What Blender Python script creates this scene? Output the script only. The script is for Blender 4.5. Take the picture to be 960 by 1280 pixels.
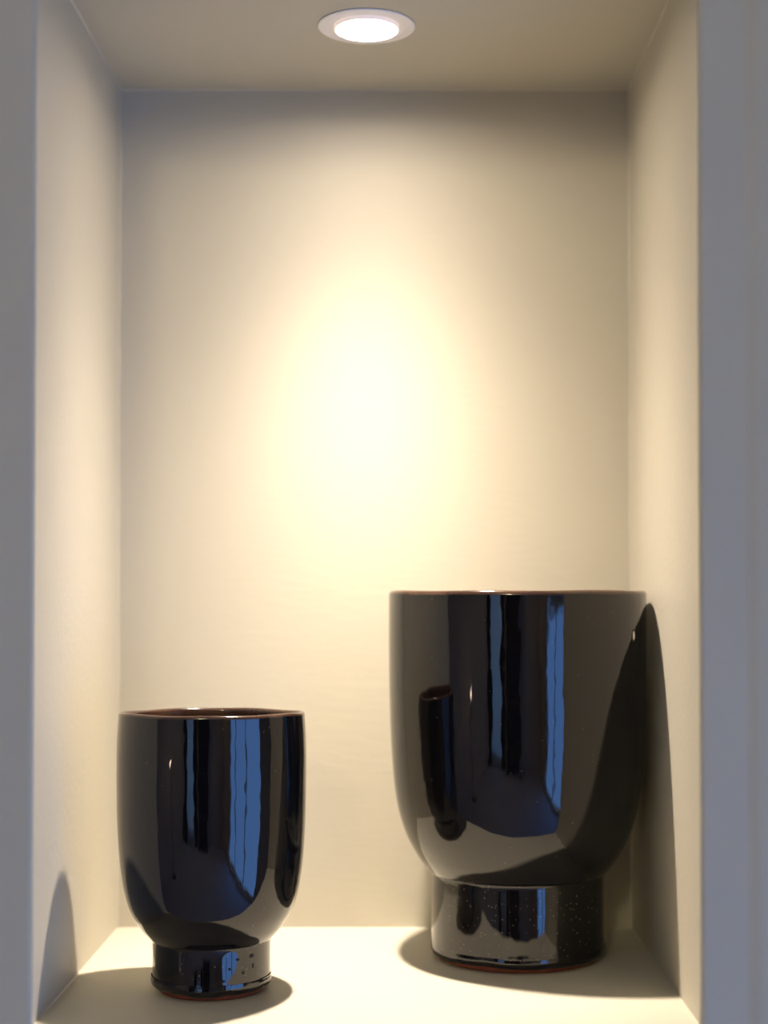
import bpy, bmesh, math, random
from mathutils import Vector

random.seed(7)
sc = bpy.context.scene
for o in list(bpy.data.objects):
    bpy.data.objects.remove(o)
COL = sc.collection
PI = math.pi

# ------------------------------------------------------------------ measurements (metres)
# origin: middle of the niche shelf against the niche back wall; y runs towards the back wall
W2 = 0.25            # half width of the niche
H = 0.8205            # niche height
DEP = 0.3585         # niche depth, front face of the wall at y = -DEP
FPX = 2000.0         # focal length in pixels of the 960 x 1280 frame
CAM = Vector((0.027, -1.5625, 0.319))

# ------------------------------------------------------------------ camera
PITCH = math.radians(1.2)
cd = bpy.data.cameras.new('camera')
cam = bpy.data.objects.new('camera', cd)
COL.objects.link(cam)
cam.location = CAM
cam.rotation_euler = (PI / 2 + PITCH, 0, 0)
cd.sensor_fit = 'VERTICAL'
cd.sensor_height = 24.0
cd.sensor_width = 18.0
cd.lens = FPX / 1280 * 24.0
cd.shift_x = -23 / 1280
cd.shift_y = (110 - FPX * math.tan(PITCH)) / 1280
cd.clip_start = 0.02
cd.dof.use_dof = True
cd.dof.focus_distance = 1.30
cd.dof.aperture_fstop = cd.lens / 18.0
sc.camera = cam

# ------------------------------------------------------------------ view and world
vs = sc.view_settings
vs.view_transform = 'Standard'
vs.look = 'None'
vs.exposure = 0.0
vs.gamma = 1.0
vs.use_curve_mapping = False

w = bpy.data.worlds.new('sky')
sc.world = w
w.use_nodes = True
wn = w.node_tree.nodes
bg = wn['Background']
bg.inputs['Color'].default_value = (0.19, 0.42, 1.0, 1)
bg.inputs['Strength'].default_value = 4.7

# ------------------------------------------------------------------ materials
def mat(name, col, rough=0.5, spec=0.5, ior=None, noise=None, bump=None, metal=0.0):
    """noise = (scale, other colour, amount, stretch) ; bump = (scale, strength, distance, stretch)"""
    m = bpy.data.materials.new(name)
    m.use_nodes = True
    nt = m.node_tree
    b = nt.nodes['Principled BSDF']
    b.inputs['Base Color'].default_value = (*col, 1)
    b.inputs['Roughness'].default_value = rough
    b.inputs['Specular IOR Level'].default_value = spec
    b.inputs['Metallic'].default_value = metal
    if ior:
        b.inputs['IOR'].default_value = ior
    tc = nt.nodes.new('ShaderNodeTexCoord')

    def noise_tex(scale, stretch, detail=4):
        mp = nt.nodes.new('ShaderNodeMapping')
        mp.inputs['Scale'].default_value = stretch
        nt.links.new(tc.outputs['Object'], mp.inputs['Vector'])
        n = nt.nodes.new('ShaderNodeTexNoise')
        n.inputs['Scale'].default_value = scale
        n.inputs['Detail'].default_value = detail
        nt.links.new(mp.outputs['Vector'], n.inputs['Vector'])
        return n
    if noise:
        n = noise_tex(noise[0], noise[3])
        r = nt.nodes.new('ShaderNodeMapRange')
        r.inputs['From Min'].default_value = 0.35
        r.inputs['From Max'].default_value = 0.75
        r.inputs['To Max'].default_value = noise[2]
        nt.links.new(n.outputs['Fac'], r.inputs['Value'])
        mx = nt.nodes.new('ShaderNodeMix')
        mx.data_type = 'RGBA'
        mx.inputs['A'].default_value = (*col, 1)
        mx.inputs['B'].default_value = (*noise[1], 1)
        nt.links.new(r.outputs['Result'], mx.inputs['Factor'])
        nt.links.new(mx.outputs['Result'], b.inputs['Base Color'])
    if bump:
        n = noise_tex(bump[0], bump[3], 3)
        bp = nt.nodes.new('ShaderNodeBump')
        bp.inputs['Strength'].default_value = bump[1]
        bp.inputs['Distance'].default_value = bump[2]
        nt.links.new(n.outputs['Fac'], bp.inputs['Height'])
        nt.links.new(bp.outputs['Normal'], b.inputs['Normal'])
    return m

U = (1, 1, 1)
PAINT = (0.53, 0.50, 0.405)
M = {}
M['paint'] = mat('cream_wall_paint', PAINT, 0.55, 0.25, noise=(6, (0.51, 0.48, 0.385), 0.5, U),
                 bump=(120, 0.16, 0.0015, (0.35, 1, 1.3)))
M['caulk'] = mat('cream_caulk', (0.55, 0.52, 0.425), 0.5, 0.3)
M['trim'] = mat('white_enamel', (0.93, 0.90, 0.87), 0.3, 0.5)
M['room'] = mat('mauve_wall_paint', (0.56, 0.47, 0.41), 0.8, 0.2, noise=(3, (0.51, 0.43, 0.37), 0.6, U))
M['room_white'] = mat('white_ceiling_paint', (0.74, 0.70, 0.61), 0.8, 0.2, noise=(3, (0.70, 0.66, 0.57), 0.5, U))
M['boards'] = mat('mauve_grey_painted_boards', (0.46, 0.45, 0.54), 0.5, 0.4, noise=(8, (0.39, 0.38, 0.46), 0.9, (1, 8, 1)))
M['dark_wood'] = mat('dark_stained_wood', (0.035, 0.018, 0.012), 0.4, 0.4, noise=(10, (0.02, 0.01, 0.008), 0.9, (6, 6, 1)))
M['curtain'] = mat('dark_brown_curtain_cloth', (0.045, 0.02, 0.014), 0.9, 0.1, noise=(30, (0.03, 0.013, 0.01), 0.7, U))
M['frame_white'] = mat('white_window_paint', (0.8, 0.8, 0.8), 0.4, 0.4, noise=(9, (0.76, 0.76, 0.76), 0.5, U))
M['terracotta'] = mat('bare_terracotta', (0.26, 0.075, 0.04), 0.8, 0.2, noise=(90, (0.15, 0.04, 0.025), 0.8, U),
                      bump=(300, 0.3, 0.001, U))
M['rim'] = mat('thin_brown_glaze', (0.062, 0.031, 0.018), 0.12, 0.5, 1.65, noise=(60, (0.022, 0.011, 0.008), 0.9, U))
M['inside'] = mat('red_brown_inner_glaze', (0.055, 0.02, 0.016), 0.15, 0.5, 1.6, noise=(40, (0.03, 0.01, 0.009), 0.8, U))


def glaze(name, speck, scale, size):
    m = mat(name, (0.0055, 0.0048, 0.0052), 0.035, 0.5, 1.6)
    nt = m.node_tree
    b = nt.nodes['Principled BSDF']
    tc = nt.nodes.new('ShaderNodeTexCoord')
    # long vertical waviness from the wheel and the run of the glaze
    mp = nt.nodes.new('ShaderNodeMapping')
    mp.inputs['Scale'].default_value = (1, 1, 0.35)
    nt.links.new(tc.outputs['Object'], mp.inputs['Vector'])
    n = nt.nodes.new('ShaderNodeTexNoise')
    n.inputs['Scale'].default_value = 70
    n.inputs['Detail'].default_value = 2
    nt.links.new(mp.outputs['Vector'], n.inputs['Vector'])
    bp = nt.nodes.new('ShaderNodeBump')
    bp.inputs['Strength'].default_value = 0.10
    bp.inputs['Distance'].default_value = 0.0025
    nt.links.new(n.outputs['Fac'], bp.inputs['Height'])
    # specks of pale dust and pinholes
    v = nt.nodes.new('ShaderNodeTexVoronoi')
    v.inputs['Scale'].default_value = scale
    nt.links.new(tc.outputs['Object'], v.inputs['Vector'])
    lt = nt.nodes.new('ShaderNodeMath'); lt.operation = 'LESS_THAN'
    lt.inputs[1].default_value = size
    nt.links.new(v.outputs['Distance'], lt.inputs[0])
    # keep only some of the cells
    sx = nt.nodes.new('ShaderNodeSeparateColor')
    nt.links.new(v.outputs['Color'], sx.inputs['Color'])
    gt = nt.nodes.new('ShaderNodeMath'); gt.operation = 'GREATER_THAN'
    gt.inputs[1].default_value = 1 - speck
    nt.links.new(sx.outputs['Red'], gt.inputs[0])
    mu = nt.nodes.new('ShaderNodeMath'); mu.operation = 'MULTIPLY'
    nt.links.new(lt.outputs[0], mu.inputs[0]); nt.links.new(gt.outputs[0], mu.inputs[1])
    mx = nt.nodes.new('ShaderNodeMix'); mx.data_type = 'RGBA'
    mx.inputs['A'].default_value = (0.0055, 0.0048, 0.0052, 1)
    mx.inputs['B'].default_value = (0.16, 0.13, 0.10, 1)
    nt.links.new(mu.outputs[0], mx.inputs['Factor'])
    nt.links.new(mx.outputs['Result'], b.inputs['Base Color'])
    nt.links.new(bp.outputs['Normal'], b.inputs['Normal'])
    return m


M['glaze'] = glaze('black_brown_gloss_glaze', 0.06, 230, 0.12)
M['glaze_foot'] = glaze('black_brown_speckled_glaze', 0.34, 340, 0.19)
M['pit'] = mat('dark_glaze_pit', (0.006, 0.004, 0.003), 0.5, 0.3)
M['pale_spot'] = mat('pale_oval_spot', (0.75, 0.68, 0.58), 0.6, 0.3)  # pale oval set inside a darker oval on the large vase

g = bpy.data.materials.new('window_glass'); g.use_nodes = True
gn = g.node_tree
gn.nodes.remove(gn.nodes['Principled BSDF'])
tr = gn.nodes.new('ShaderNodeBsdfTransparent'); tr.inputs['Color'].default_value = (0.93, 0.95, 0.97, 1)
gl = gn.nodes.new('ShaderNodeBsdfGlossy'); gl.inputs['Roughness'].default_value = 0.02
fr = gn.nodes.new('ShaderNodeMixShader'); fr.inputs['Fac'].default_value = 0.05
gn.links.new(tr.outputs[0], fr.inputs[1]); gn.links.new(gl.outputs[0], fr.inputs[2])
gn.links.new(fr.outputs[0], gn.nodes['Material Output'].inputs['Surface'])
M['glass'] = g

sh = bpy.data.materials.new('white_sheer_cloth'); sh.use_nodes = True
sn = sh.node_tree
sn.nodes.remove(sn.nodes['Principled BSDF'])
t1 = sn.nodes.new('ShaderNodeBsdfTranslucent'); t1.inputs['Color'].default_value = (0.85, 0.75, 0.62, 1)
t2 = sn.nodes.new('ShaderNodeBsdfDiffuse'); t2.inputs['Color'].default_value = (0.8, 0.76, 0.7, 1)
t3 = sn.nodes.new('ShaderNodeMixShader'); t3.inputs['Fac'].default_value = 0.25
sn.links.new(t1.outputs[0], t3.inputs[1]); sn.links.new(t2.outputs[0], t3.inputs[2])
t4 = sn.nodes.new('ShaderNodeBsdfTransparent'); t4.inputs['Color'].default_value = (1, 0.95, 0.88, 1)
t5 = sn.nodes.new('ShaderNodeMixShader'); t5.inputs['Fac'].default_value = 0.4
sn.links.new(t3.outputs[0], t5.inputs[1]); sn.links.new(t4.outputs[0], t5.inputs[2])
sn.links.new(t5.outputs[0], sn.nodes['Material Output'].inputs['Surface'])
M['sheer'] = sh

em = bpy.data.materials.new('lit_lamp_lens'); em.use_nodes = True
eb = em.node_tree.nodes['Principled BSDF']
eb.inputs['Base Color'].default_value = (0.9, 0.9, 0.9, 1)
eb.inputs['Emission Color'].default_value = (1.0, 0.90, 0.78, 1)
eb.inputs['Emission Strength'].default_value = 18.0
M['lens'] = em
M['collar'] = mat('frosted_lamp_edge', (0.85, 0.78, 0.72), 0.4, 0.4)
cb = M['collar'].node_tree.nodes['Principled BSDF']
cb.inputs['Emission Color'].default_value = (1.0, 0.78, 0.66, 1)
cb.inputs['Emission Strength'].default_value = 0.45

# ------------------------------------------------------------------ helpers
def link(name, bm, m, parent=None, smooth=False, kind=None, label=None):
    bmesh.ops.recalc_face_normals(bm, faces=bm.faces)
    me = bpy.data.meshes.new(name)
    bm.to_mesh(me); bm.free()
    if smooth:
        for p in me.polygons:
            p.use_smooth = True
    me.materials.append(M[m])
    o = bpy.data.objects.new(name, me)
    COL.objects.link(o)
    if parent:
        o.parent = parent
    if kind:
        o['kind'] = kind
    if label:
        o['label'] = label
    return o


def box(bm, x0, x1, y0, y1, z0, z1):
    v = [bm.verts.new((x, y, z)) for x in (x0, x1) for y in (y0, y1) for z in (z0, z1)]
    for f in ((0, 1, 3, 2), (4, 6, 7, 5), (0, 4, 5, 1), (2, 3, 7, 6), (0, 2, 6, 4), (1, 5, 7, 3)):
        bm.faces.new([v[i] for i in f])
    return bm


def bxo(name, m, dims, parent=None, kind=None, bevel=0.0, label=None):
    bm = box(bmesh.new(), *dims)
    if bevel:
        bmesh.ops.bevel(bm, geom=bm.edges[:], offset=bevel, segments=2, affect='EDGES')
    return link(name, bm, m, parent, False, kind, label)


def empty(name, loc, label, cat, group=None):
    o = bpy.data.objects.new(name, None)
    COL.objects.link(o)
    o.location = loc
    o.empty_display_size = 0.05
    o['label'] = label
    o['category'] = cat
    if group:
        o['group'] = group
    return o


def smooth_curve(pts, n):
    """Catmull-Rom through (r, z) points"""
    out = []
    P = [pts[0]] + list(pts) + [pts[-1]]
    for i in range(1, len(P) - 2):
        p0, p1, p2, p3 = P[i - 1], P[i], P[i + 1], P[i + 2]
        for k in range(n):
            t = k / n
            out.append(tuple(0.5 * (2 * p1[j] + (-p0[j] + p2[j]) * t + (2 * p0[j] - 5 * p1[j] + 4 * p2[j] - p3[j]) * t * t
                                    + (-p0[j] + 3 * p1[j] - 3 * p2[j] + p3[j]) * t ** 3) for j in (0, 1)))
    out.append(tuple(pts[-1]))
    return out


def lathe(prof, seg=144, warp=None, cap0=False, cap1=False):
    bm = bmesh.new()
    rings = []
    for r, z in prof:
        ring = []
        for i in range(seg):
            a = 2 * PI * i / seg
            rr, zz = (r, z) if warp is None else warp(r, z, a)
            ring.append(bm.verts.new((rr * math.cos(a), rr * math.sin(a), zz)))
        rings.append(ring)
    for a, b in zip(rings, rings[1:]):
        for i in range(seg):
            j = (i + 1) % seg
            bm.faces.new((a[i], a[j], b[j], b[i]))
    if cap0:
        bm.faces.new(rings[0])
    if cap1:
        bm.faces.new(rings[-1])
    return bm


# ------------------------------------------------------------------ niche
R = 0.005            # rounded arris of the niche mouth
T = 0.02
YF = -DEP
YI = YF + R
S = dict(kind='structure')
bxo('wall_back', 'paint', (-W2 - T, W2 + T, 0, T, -T, H + T), **S)
bxo('wall_left', 'paint', (-W2 - T, -W2, YI, 0, -T, H + T), **S)
bxo('wall_right', 'paint', (W2, W2 + T, YI, 0, -T, H + T), **S)
bxo('floor', 'paint', (-W2, W2, YI, 0, -T, 0), **S)

# niche ceiling with the round cut-out for the downlight
LX, LY = -0.0042, -0.1750
LR = 0.0330
bm = bmesh.new()
seg = 64
inner, outer, top = [], [], []
for i in range(seg):
    a = 2 * PI * i / seg
    c, s = math.cos(a), math.sin(a)
    inner.append(bm.verts.new((LX + LR * c, LY + LR * s, H)))
    top.append(bm.verts.new((LX + LR * c, LY + LR * s, H + T)))
    # ray from the lamp centre to the rectangle edge
    tx = ((W2 - LX) if c > 0 else (-W2 - LX)) / c if abs(c) > 1e-9 else 1e9
    ty = ((0 - LY) if s > 0 else (YI - LY)) / s if abs(s) > 1e-9 else 1e9
    t = min(tx, ty)
    outer.append(bm.verts.new((LX + t * c, LY + t * s, H)))
for i in range(seg):
    j = (i + 1) % seg
    bm.faces.new((inner[i], inner[j], outer[j], outer[i]))
    bm.faces.new((inner[i], top[i], top[j], inner[j]))
# corners left between neighbouring rays
for cx, cy in ((W2, 0), (-W2, 0), (-W2, YI), (W2, YI)):
    for i in range(seg):
        j = (i + 1) % seg
        a, b = outer[i].co, outer[j].co
        if abs(a.x - b.x) > 1e-6 and abs(a.y - b.y) > 1e-6 and (Vector((cx, cy)) - a.xy).length < 0.08 and \
           (Vector((cx, cy)) - b.xy).length < 0.08:
            k = bm.verts.new((cx, cy, H))
            bm.faces.new((outer[i], outer[j], k))
ceil = link('ceiling', bm, 'paint', **S)

# wall face round the niche mouth, rounded arris swept round the opening
bm = bmesh.new()
ZF, ZC, XL, XR = -0.95, 1.60, -2.3, 1.35      # room floor, ceiling, side walls
loops = []
for k in range(7):
    t = k / 6 * PI / 2
    a = R * (1 - math.cos(t)); y = YI - R * math.sin(t)
    loops.append([(-W2 - a, y, -a), (W2 + a, y, -a), (W2 + a, y, H + a), (-W2 - a, y, H + a)])
loops.append([(XL, YF, ZF), (XR, YF, ZF), (XR, YF, ZC), (XL, YF, ZC)])
loops.append([(XL, YF + 0.10, ZF), (XR, YF + 0.10, ZF), (XR, YF + 0.10, ZC), (XL, YF + 0.10, ZC)])
vv = [[bm.verts.new(p) for p in l] for l in loops]
for a, b in zip(vv, vv[1:]):
    for i in range(4):
        j = (i + 1) % 4
        bm.faces.new((a[i], a[j], b[j], b[i]))
link('wall_front', bm, 'paint', **S)

# shallow upright board with a rounded edge on the wall right of the niche
bm = bmesh.new()
x0 = W2 + 0.0395
prof = [(x0 - 0.004, 0.0), (x0 - 0.001, -0.0004), (x0 + 0.001, -0.0011), (x0 + 0.004, -0.0022), (x0 + 0.008, -0.0028),
        (x0 + 0.16, -0.0028), (x0 + 0.163, 0.0)]
lo = [bm.verts.new((x, YF + y, ZF)) for x, y in prof]
hi = [bm.verts.new((x, YF + y, ZC)) for x, y in prof]
for i in range(len(prof) - 1):
    bm.faces.new((lo[i], lo[i + 1], hi[i + 1], hi[i]))
link('trim_1', bm, 'paint', smooth=True, **S)

# beads of painted caulk along the inner corners
def bead(name, p, q, nrm1, nrm2, r=0.0016):
    bm = bmesh.new()
    p, q, n1, n2 = Vector(p), Vector(q), Vector(nrm1), Vector(nrm2)
    n = 40
    rows = []
    for i in range(n + 1):
        c = p.lerp(q, i / n)
        rr = r * random.uniform(0.75, 1.25)
        rows.append([bm.verts.new(c + n1 * rr * (1 - math.sin(t)) + n2 * rr * (1 - math.cos(t)))
                     for t in (0, PI / 6, PI / 3, PI / 2)])
    for a, b in zip(rows, rows[1:]):
        for k in range(3):
            bm.faces.new((a[k], a[k + 1], b[k + 1], b[k]))
    return link(name, bm, 'caulk', smooth=True, **S)

bead('trim_2', (-W2, YI, H), (-W2, 0, H), (1, 0, 0), (0, 0, -1))
bead('trim_3', (W2, YI, H), (W2, 0, H), (-1, 0, 0), (0, 0, -1))
bead('trim_4', (-W2, 0, H), (W2, 0, H), (0, -1, 0), (0, 0, -1))
bead('trim_5', (-W2, 0, 0), (-W2, 0, H), (1, 0, 0), (0, -1, 0))
bead('trim_6', (W2, 0, 0), (W2, 0, H), (-1, 0, 0), (0, -1, 0))
bead('trim_7', (-W2, YI, 0), (-W2, 0, 0), (1, 0, 0), (0, 0, 1), 0.0011)
bead('trim_8', (W2, YI, 0), (W2, 0, 0), (-1, 0, 0), (0, 0, 1), 0.0011)
bead('trim_9', (-W2, 0, 0), (W2, 0, 0), (0, -1, 0), (0, 0, 1), 0.0011)

# ------------------------------------------------------------------ room in front of the niche (mirrored in the glaze)
YR = -4.5
bxo('floor_room', 'boards', (XL, XR, YR, YF, ZF - 0.05, ZF), **S)
bxo('ceiling_room', 'room_white', (XL, XR, YR, YF + 0.1, ZC, ZC + 0.05), **S)
bxo('wall_room_left', 'room', (XL - 0.05, XL, YR, YF + 0.1, ZF, ZC), **S)


def wall_with_opening(name, along, c0, c1, a0, a1, w0, w1, s0, s1):
    """wall slab from a0..a1 along 'x' or 'y', thickness c0..c1, opening w0..w1 x s0..s1"""
    bm = bmesh.new()
    for p, q, zz0, zz1 in ((a0, w0, ZF, ZC), (w1, a1, ZF, ZC), (w0, w1, ZF, s0), (w0, w1, s1, ZC)):
        if along == 'y':
            box(bm, c0, c1, p, q, zz0, zz1)
        else:
            box(bm, p, q, c0, c1, zz0, zz1)
    return link(name, bm, 'room', **S)


WR = (-3.35, -0.95, -0.90, 0.37)     # right-hand window: y0, y1, sill, head
WB = (-2.0, -1.2, -0.85, 0.75)     # rear window: x0, x1, sill, head
wall_with_opening('wall_room_right', 'y', XR, XR + 0.12, YR - 0.1, YF + 0.1, *WR)
wall_with_opening('wall_room_rear', 'x', YR - 0.12, YR, XL - 0.05, XR, *WB)


def window(name, along, c, a0, a1, s0, s1, nm):
    bm = bmesh.new()
    f = 0.05
    def b(p, q, z0, z1, d=0.03):
        if along == 'y':
            box(bm, c - d, c + d, p, q, z0, z1)
        else:
            box(bm, p, q, c - d, c + d, z0, z1)
    b(a0, a0 + f, s0, s1); b(a1 - f, a1, s0, s1); b(a0 + f, a1 - f, s0, s0 + f); b(a0 + f, a1 - f, s1 - f, s1)
    step = (a1 - a0) / nm
    for i in range(1, nm):
        b(a0 + i * step - 0.02, a0 + i * step + 0.02, s0 + f, s1 - f, 0.02)
    wdw = link(name, bm, 'frame_white', **S)
    for i in range(nm):
        p, q = a0 + i * step + 0.01, a0 + (i + 1) * step - 0.01
        if along == 'y':
            bxo('pane', 'glass', (c - 0.003, c + 0.003, p, q, s0 + 0.02, s1 - 0.02), wdw)
        else:
            bxo('pane', 'glass', (p, q, c - 0.003, c + 0.003, s0 + 0.02, s1 - 0.02), wdw)
    return wdw


window('window_1', 'y', XR + 0.08, *WR, 3)
window('window_2', 'x', YR - 0.08, *WB, 1)

# daylight comes in through the two openings (portals only guide the sampling of the sky)
def portal(name, loc, rot, sx, sy):
    l = bpy.data.lights.new(name, 'AREA'); l.shape = 'RECTANGLE'; l.size = sx; l.size_y = sy
    l.cycles.is_portal = True
    o = bpy.data.objects.new(name, l); COL.objects.link(o)
    o.location = loc; o.rotation_euler = rot
portal('window_portal', (XR + 0.13, (WR[0] + WR[1]) / 2, (WR[2] + WR[3]) / 2), (PI / 2, 0, PI / 2), WR[1] - WR[0], WR[3] - WR[2])
portal('rear_window_portal', ((WB[0] + WB[1]) / 2, YR - 0.13, (WB[2] + WB[3]) / 2), (PI / 2, 0, PI), WB[1] - WB[0], WB[3] - WB[2])


def curtain(name, m, x0, x1, y, z0, z1, folds, amp, label):
    bm = bmesh.new()
    n = folds * 10
    rows = [[], []]
    for i in range(n + 1):
        x = x0 + (x1 - x0) * i / n
        yy = y + amp * math.sin(2 * PI * folds * i / n) * random.uniform(0.8, 1.1)
        for r_, z in ((0, z0), (1, z1)):
            rows[r_].append(bm.verts.new((x, yy, z)))
    for i in range(n):
        bm.faces.new((rows[0][i], rows[0][i + 1], rows[1][i + 1], rows[1][i]))
    o = link(name, bm, m, smooth=True, label=label)
    md = o.modifiers.new('thickness', 'SOLIDIFY'); md.thickness = 0.003
    o['category'] = 'curtain'
    return o


curtain('sheer_curtain', 'sheer', -1.93, -1.27, YR + 0.05, ZF + 0.01, 0.85, 9, 0.012,
        'white sheer curtain across the narrow rear window, mirrored as a pale stripe')
curtain('long_curtain', 'curtain', -2.26, -1.94, YR + 0.07, ZF + 0.01, 0.95, 5, 0.03,
        'dark brown floor-length curtain between the rear window and the room corner')
curtain('long_curtain', 'curtain', -1.26, -1.0, YR + 0.07, ZF + 0.01, 0.95, 4, 0.03,
        'dark brown floor-length curtain between the rear window and the bookcase')

bk = empty('bookcase', (-0.40, YR + 0.02, ZF), 'tall dark wooden bookcase against the rear wall opposite the niche', 'bookcase')
bw, bd, bh = 0.40, 0.34, 2.1
bxo('back_panel', 'dark_wood', (-bw, bw, 0, 0.02, 0, bh), bk)
for sx in (-1, 1):
    bxo('side_panel', 'dark_wood', (sx * bw - 0.015, sx * bw + 0.015, 0.02, bd, 0, bh), bk)
for k in range(7):
    z = 0.06 + k * (bh - 0.08) / 6
    bxo('shelf', 'dark_wood', (-bw + 0.015, bw - 0.015, 0.02, bd - 0.01, z - 0.012, z + 0.012), bk)

# ceiling globe, added unseen for warm fill, and slim floor lamp behind the photographer
def glow(name, col, k):
    m = bpy.data.materials.new(name); m.use_nodes = True
    b = m.node_tree.nodes['Principled BSDF']
    b.inputs['Base Color'].default_value = (0.9, 0.87, 0.8, 1)
    b.inputs['Emission Color'].default_value = (*col, 1)
    b.inputs['Emission Strength'].default_value = k
    M[name] = m
glow('warm_fill_glow', (1.0, 0.86, 0.52), 76)
glow('lit_paper_shade', (1.0, 0.72, 0.5), 25)
cl = empty('warm_fill_globe', (-0.55, -3.6, ZC), 'added unseen globe giving warm fill from the ceiling of the room facing the niche', 'light')
link('fill_globe_rose', lathe([(0.0001, 0), (0.07, 0), (0.065, -0.02), (0.03, -0.03), (0.03, -0.05), (0.0001, -0.05)], 40), 'trim', cl, True)
link('globe', lathe([(max(0.13 * math.sin(t * PI / 16), 0.0002), -0.16 + 0.13 * math.cos(t * PI / 16)) for t in range(17)], 40), 'warm_fill_glow', cl, True)
fl = empty('floor_lamp', (-2.02, -2.35, ZF), 'slim floor lamp with a small bare lit bulb by the side wall of the room', 'lamp')
link('base', lathe([(0.0001, 0), (0.13, 0), (0.13, 0.012), (0.02, 0.03), (0.0001, 0.03)], 40), 'dark_wood', fl, True)
link('pole', lathe([(0.010, 0.02), (0.010, 0.88)], 20), 'dark_wood', fl, True)
link('bulb', lathe([(0.0001, 0.875), (0.018, 0.878), (0.026, 0.895), (0.028, 0.912), (0.022, 0.932), (0.0001, 0.942)], 32), 'lit_paper_shade', fl, True)

# ------------------------------------------------------------------ downlight
dl = empty('recessed_downlight', (LX, LY, H), 'round white recessed downlight with a lit lens in the niche ceiling', 'light')
# flat flange under the ceiling, lamp standing a little proud of it with a domed lens
trim = [(0.0322, 0.014), (0.0322, 0.0), (0.0420, 0.0), (0.0426, -0.0004), (0.0426, -0.0010), (0.0421, -0.0015), (0.0410, -0.0017),
        (0.0350, -0.0015), (0.0295, -0.0012), (0.0285, -0.0008), (0.0280, 0.0012), (0.0280, 0.014)]
link('trim_ring', lathe(trim, 96), 'trim', dl, True)
link('lamp_collar', lathe([(0.0282, 0.010), (0.0282, -0.0034), (0.0279, -0.0039), (0.0272, -0.0041)], 96), 'collar', dl, True)
link('lens', lathe(smooth_curve([(0.0001, -0.0050), (0.010, -0.0049), (0.020, -0.0046), (0.0273, -0.0040)], 4), 64), 'lens', dl, True)
link('housing', lathe([(0.0001, 0.055), (0.0325, 0.055), (0.0325, 0.0)], 48), 'trim', dl, True)

ld = bpy.data.lights.new('downlight_beam', 'SPOT')
ld.energy = 104
ld.color = (1, 1, 1)
ld.shadow_soft_size = 0.012
ld.spot_size = math.radians(178)
ld.spot_blend = 0.15
ld.use_nodes = True
nt = ld.node_tree
ec = nt.nodes['Emission']
ec.inputs['Color'].default_value = (1.0, 0.84, 0.70, 1)
tcn = nt.nodes.new('ShaderNodeTexCoord')
sp = nt.nodes.new('ShaderNodeSeparateXYZ')
nt.links.new(tcn.outputs['Normal'], sp.inputs[0])
ab = nt.nodes.new('ShaderNodeMath'); ab.operation = 'ABSOLUTE'
nt.links.new(sp.outputs['Z'], ab.inputs[0])
pw = nt.nodes.new('ShaderNodeMath'); pw.operation = 'POWER'; pw.inputs[1].default_value = 9.4
nt.links.new(ab.outputs[0], pw.inputs[0])
sk = nt.nodes.new('ShaderNodeMath'); sk.operation = 'MULTIPLY_ADD'      # narrow beam plus a weak wide skirt
sk.inputs[1].default_value = 0.076
sq = nt.nodes.new('ShaderNodeMath'); sq.operation = 'POWER'; sq.inputs[1].default_value = 1.3
nt.links.new(ab.outputs[0], sq.inputs[0]); nt.links.new(sq.outputs[0], sk.inputs[0])
ft_ = nt.nodes.new('ShaderNodeMath'); ft_.operation = 'SMOOTH_MIN'      # the reflector flattens the middle of the beam
ft_.inputs[1].default_value = 0.66; ft_.inputs[2].default_value = 0.25
nt.links.new(pw.outputs[0], ft_.inputs[0]); nt.links.new(ft_.outputs[0], sk.inputs[2])
nt.links.new(sk.outputs[0], ec.inputs['Strength'])
lo = bpy.data.objects.new('downlight_beam', ld); COL.objects.link(lo)
lo.parent = dl
lo.location = (0, 0, -0.0075)

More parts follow.
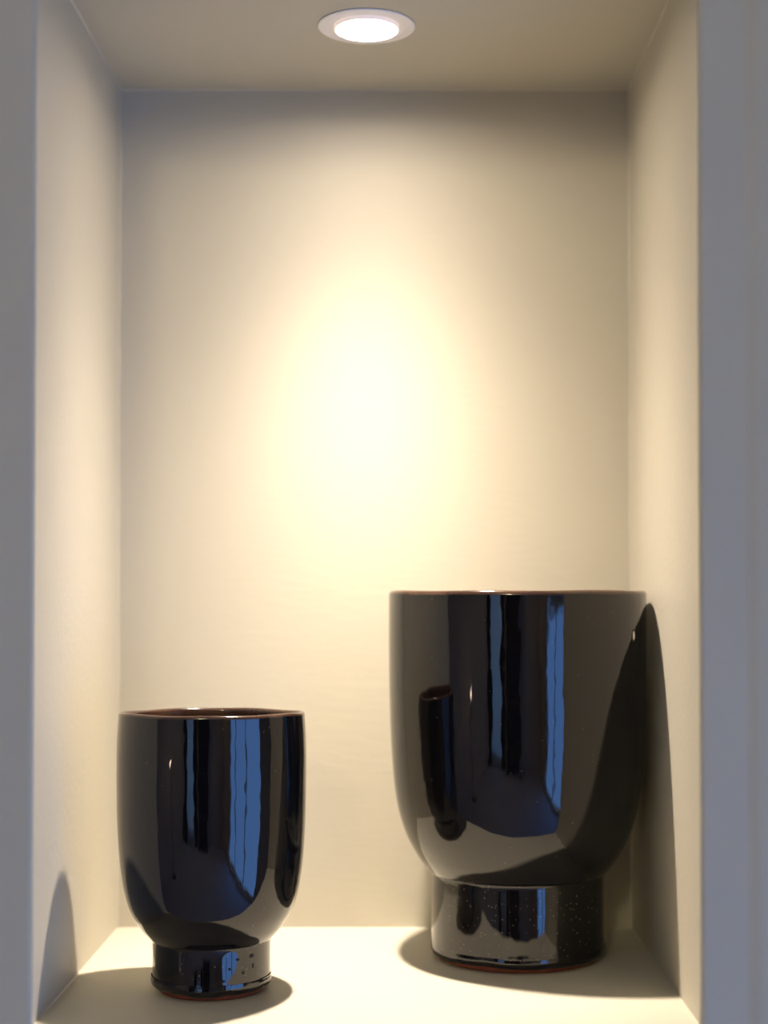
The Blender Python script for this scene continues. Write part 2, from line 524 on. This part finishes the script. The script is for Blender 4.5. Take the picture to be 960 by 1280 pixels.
# ------------------------------------------------------------------ vases
def vase(name, loc, label, body, foot_r, foot_h, thick, seed, rim_tilt, marks):
    rnd = random.Random(seed)
    ph = [rnd.uniform(0, 2 * PI) for _ in range(4)]
    top = body[-1][1]
    root = empty(name, loc, label, 'vase', 'footed black-brown glazed vases')

    def warp(r, z, a):
        k = 0.0012 * math.sin(2 * a + ph[0]) + 0.0006 * math.sin(3 * a + ph[1]) + 0.0003 * math.sin(5 * a + ph[2] + z * 30)
        zz = z
        if z > top * 0.8:
            f = (z - top * 0.8) / (top * 0.2)
            zz += f * (rim_tilt * -math.sin(a) + 0.0003 * math.sin(3 * a + ph[3]) + 0.00025 * math.sin(7 * a + ph[2]))
        return r * (1 + k * 2), zz

    # outer wall
    out = smooth_curve(body, 6)
    link('body', lathe(out, 160, warp), 'glaze', root, True)
    # rounded lip where the glaze runs thin
    r0, z0 = body[-1]
    lip = []
    for i in range(9):
        t = i / 8 * PI
        lip.append((r0 - thick / 2 + thick / 2 * math.cos(t), z0 + 0.6 * thick * math.sin(t)))
    lip = [(r0, z0 - 0.0002)] + lip + [(r0 - thick, z0 - 0.004)]
    link('rim', lathe(lip, 160, warp), 'rim', root, True, label='thin brown glazed rim')
    # inner wall and floor
    ins = [(max(r - thick, 0.0005), max(z, foot_h + 0.012)) for r, z in reversed(out)]
    ins.append((0.0005, foot_h + 0.010))
    link('inner_wall', lathe(ins, 96, warp), 'inside', root, True)
    # foot: slightly waisted cylinder ending in a thick roll of glaze
    ft = [(foot_r + 0.0006, foot_h + 0.0010), (foot_r, foot_h - 0.0008), (foot_r - 0.0003, foot_h - 0.006), (foot_r - 0.0004, foot_h * 0.6),
          (foot_r - 0.0002, foot_h * 0.3), (foot_r + 0.0003, 0.0125)]
    fo = link('foot', lathe(smooth_curve(ft, 5), 144, warp), 'glaze_foot', root, True)

    def warp2(r, z, a):
        d = 0.0006 * math.sin(3 * a + ph[0]) + 0.0005 * math.sin(7 * a + ph[1]) + 0.0003 * math.sin(17 * a + ph[3])
        return warp(r, z, a)[0] + 0.35 * d, z + (d if z < 0.0115 else d * 0.3)
    bead_p = [(foot_r + 0.0002, 0.0135), (foot_r + 0.0005, 0.0110), (foot_r + 0.0006, 0.0085), (foot_r - 0.0001, 0.0060),
              (foot_r - 0.0026, 0.0044), (foot_r - 0.006, 0.0042)]
    link('glaze_roll', lathe(smooth_curve(bead_p, 4), 144, warp2), 'glaze', fo, True)
    base = [(0.001, 0.0), (foot_r - 0.0085, 0.0), (foot_r - 0.0065, 0.0008), (foot_r - 0.0048, 0.0030), (foot_r - 0.0040, 0.0085)]
    link('foot_ring', lathe(base, 128, warp), 'terracotta', root, True, label='bare terracotta ring under the foot')

    # pits and a pale spot in the glaze: (angle, z, half width, half height, material, proud)
    for ang, z, hw, hh, m, pr in marks:
        rad = foot_r
        if z > foot_h:
            for (ra, za), (rb, zb) in zip(out, out[1:]):
                if za <= z <= zb:
                    rad = ra + (rb - ra) * (z - za) / (zb - za)
        bm = bmesh.new()
        nr, ns = 4, 14
        c, rings = None, []
        for i in range(nr + 1):
            q = i / nr
            ring = []
            for j in range(ns if i else 1):
                t = 2 * PI * j / ns
                u, v = hw * q * math.cos(t), hh * q * math.sin(t)
                aa = ang + u / rad
                rr = warp(rad, z, aa)[0] + pr * (1 - q * q) - 0.0001 * q
                ring.append(bm.verts.new((rr * math.cos(aa), rr * math.sin(aa), z + v)))
            rings.append(ring)
        for j in range(ns):
            bm.faces.new((rings[0][0], rings[1][j], rings[1][(j + 1) % ns]))
        for i in range(1, nr):
            for j in range(ns):
                k = (j + 1) % ns
                bm.faces.new((rings[i][j], rings[i + 1][j], rings[i + 1][k], rings[i][k]))
        link('glaze_pit' if m == 'pit' else 'glaze_spot', bm, m, fo if z < foot_h else root, True)
    return root


big = [(0.0774, 0.0755), (0.0805, 0.0785), (0.0905, 0.0920), (0.1008, 0.112), (0.1082, 0.1387), (0.1125, 0.1766), (0.1146, 0.2235),
       (0.1154, 0.282), (0.1153, 0.3235)]
vase('large_vase', (0.1303, -0.1205, 0), 'large wide black-brown glazed vase on a foot, by the right niche wall',
     big, 0.0772, 0.0755, 0.006, 3, 0.0,
     [(math.radians(-34.5), 0.2885, 0.0036, 0.0066, 'pit', 0.0004), (math.radians(-34.5), 0.2885, 0.0021, 0.0046, 'pale_spot', 0.0010)])

small = [(0.0487, 0.0418), (0.0508, 0.0438), (0.0591, 0.0537), (0.0684, 0.071), (0.0741, 0.099), (0.0769, 0.138), (0.0776, 0.192),
         (0.0763, 0.2245)]
vase('small_vase', (-0.1297, -0.2425, 0), 'smaller slim black-brown glazed vase on a foot, towards the left niche wall',
     small, 0.0485, 0.0418, 0.0042, 11, 0.0018,
     [(math.radians(-42), 0.034, 0.0024, 0.0016, 'pit', 0.0003), (math.radians(-58), 0.033, 0.0016, 0.0011, 'pit', 0.0003),
      (math.radians(-40), 0.026, 0.0008, 0.002, 'pit', 0.0003), (math.radians(-66), 0.026, 0.0011, 0.0012, 'pit', 0.0003),
      (math.radians(-52), 0.022, 0.0011, 0.0014, 'pit', 0.0003), (math.radians(-72), 0.017, 0.0015, 0.001, 'pit', 0.0003)])
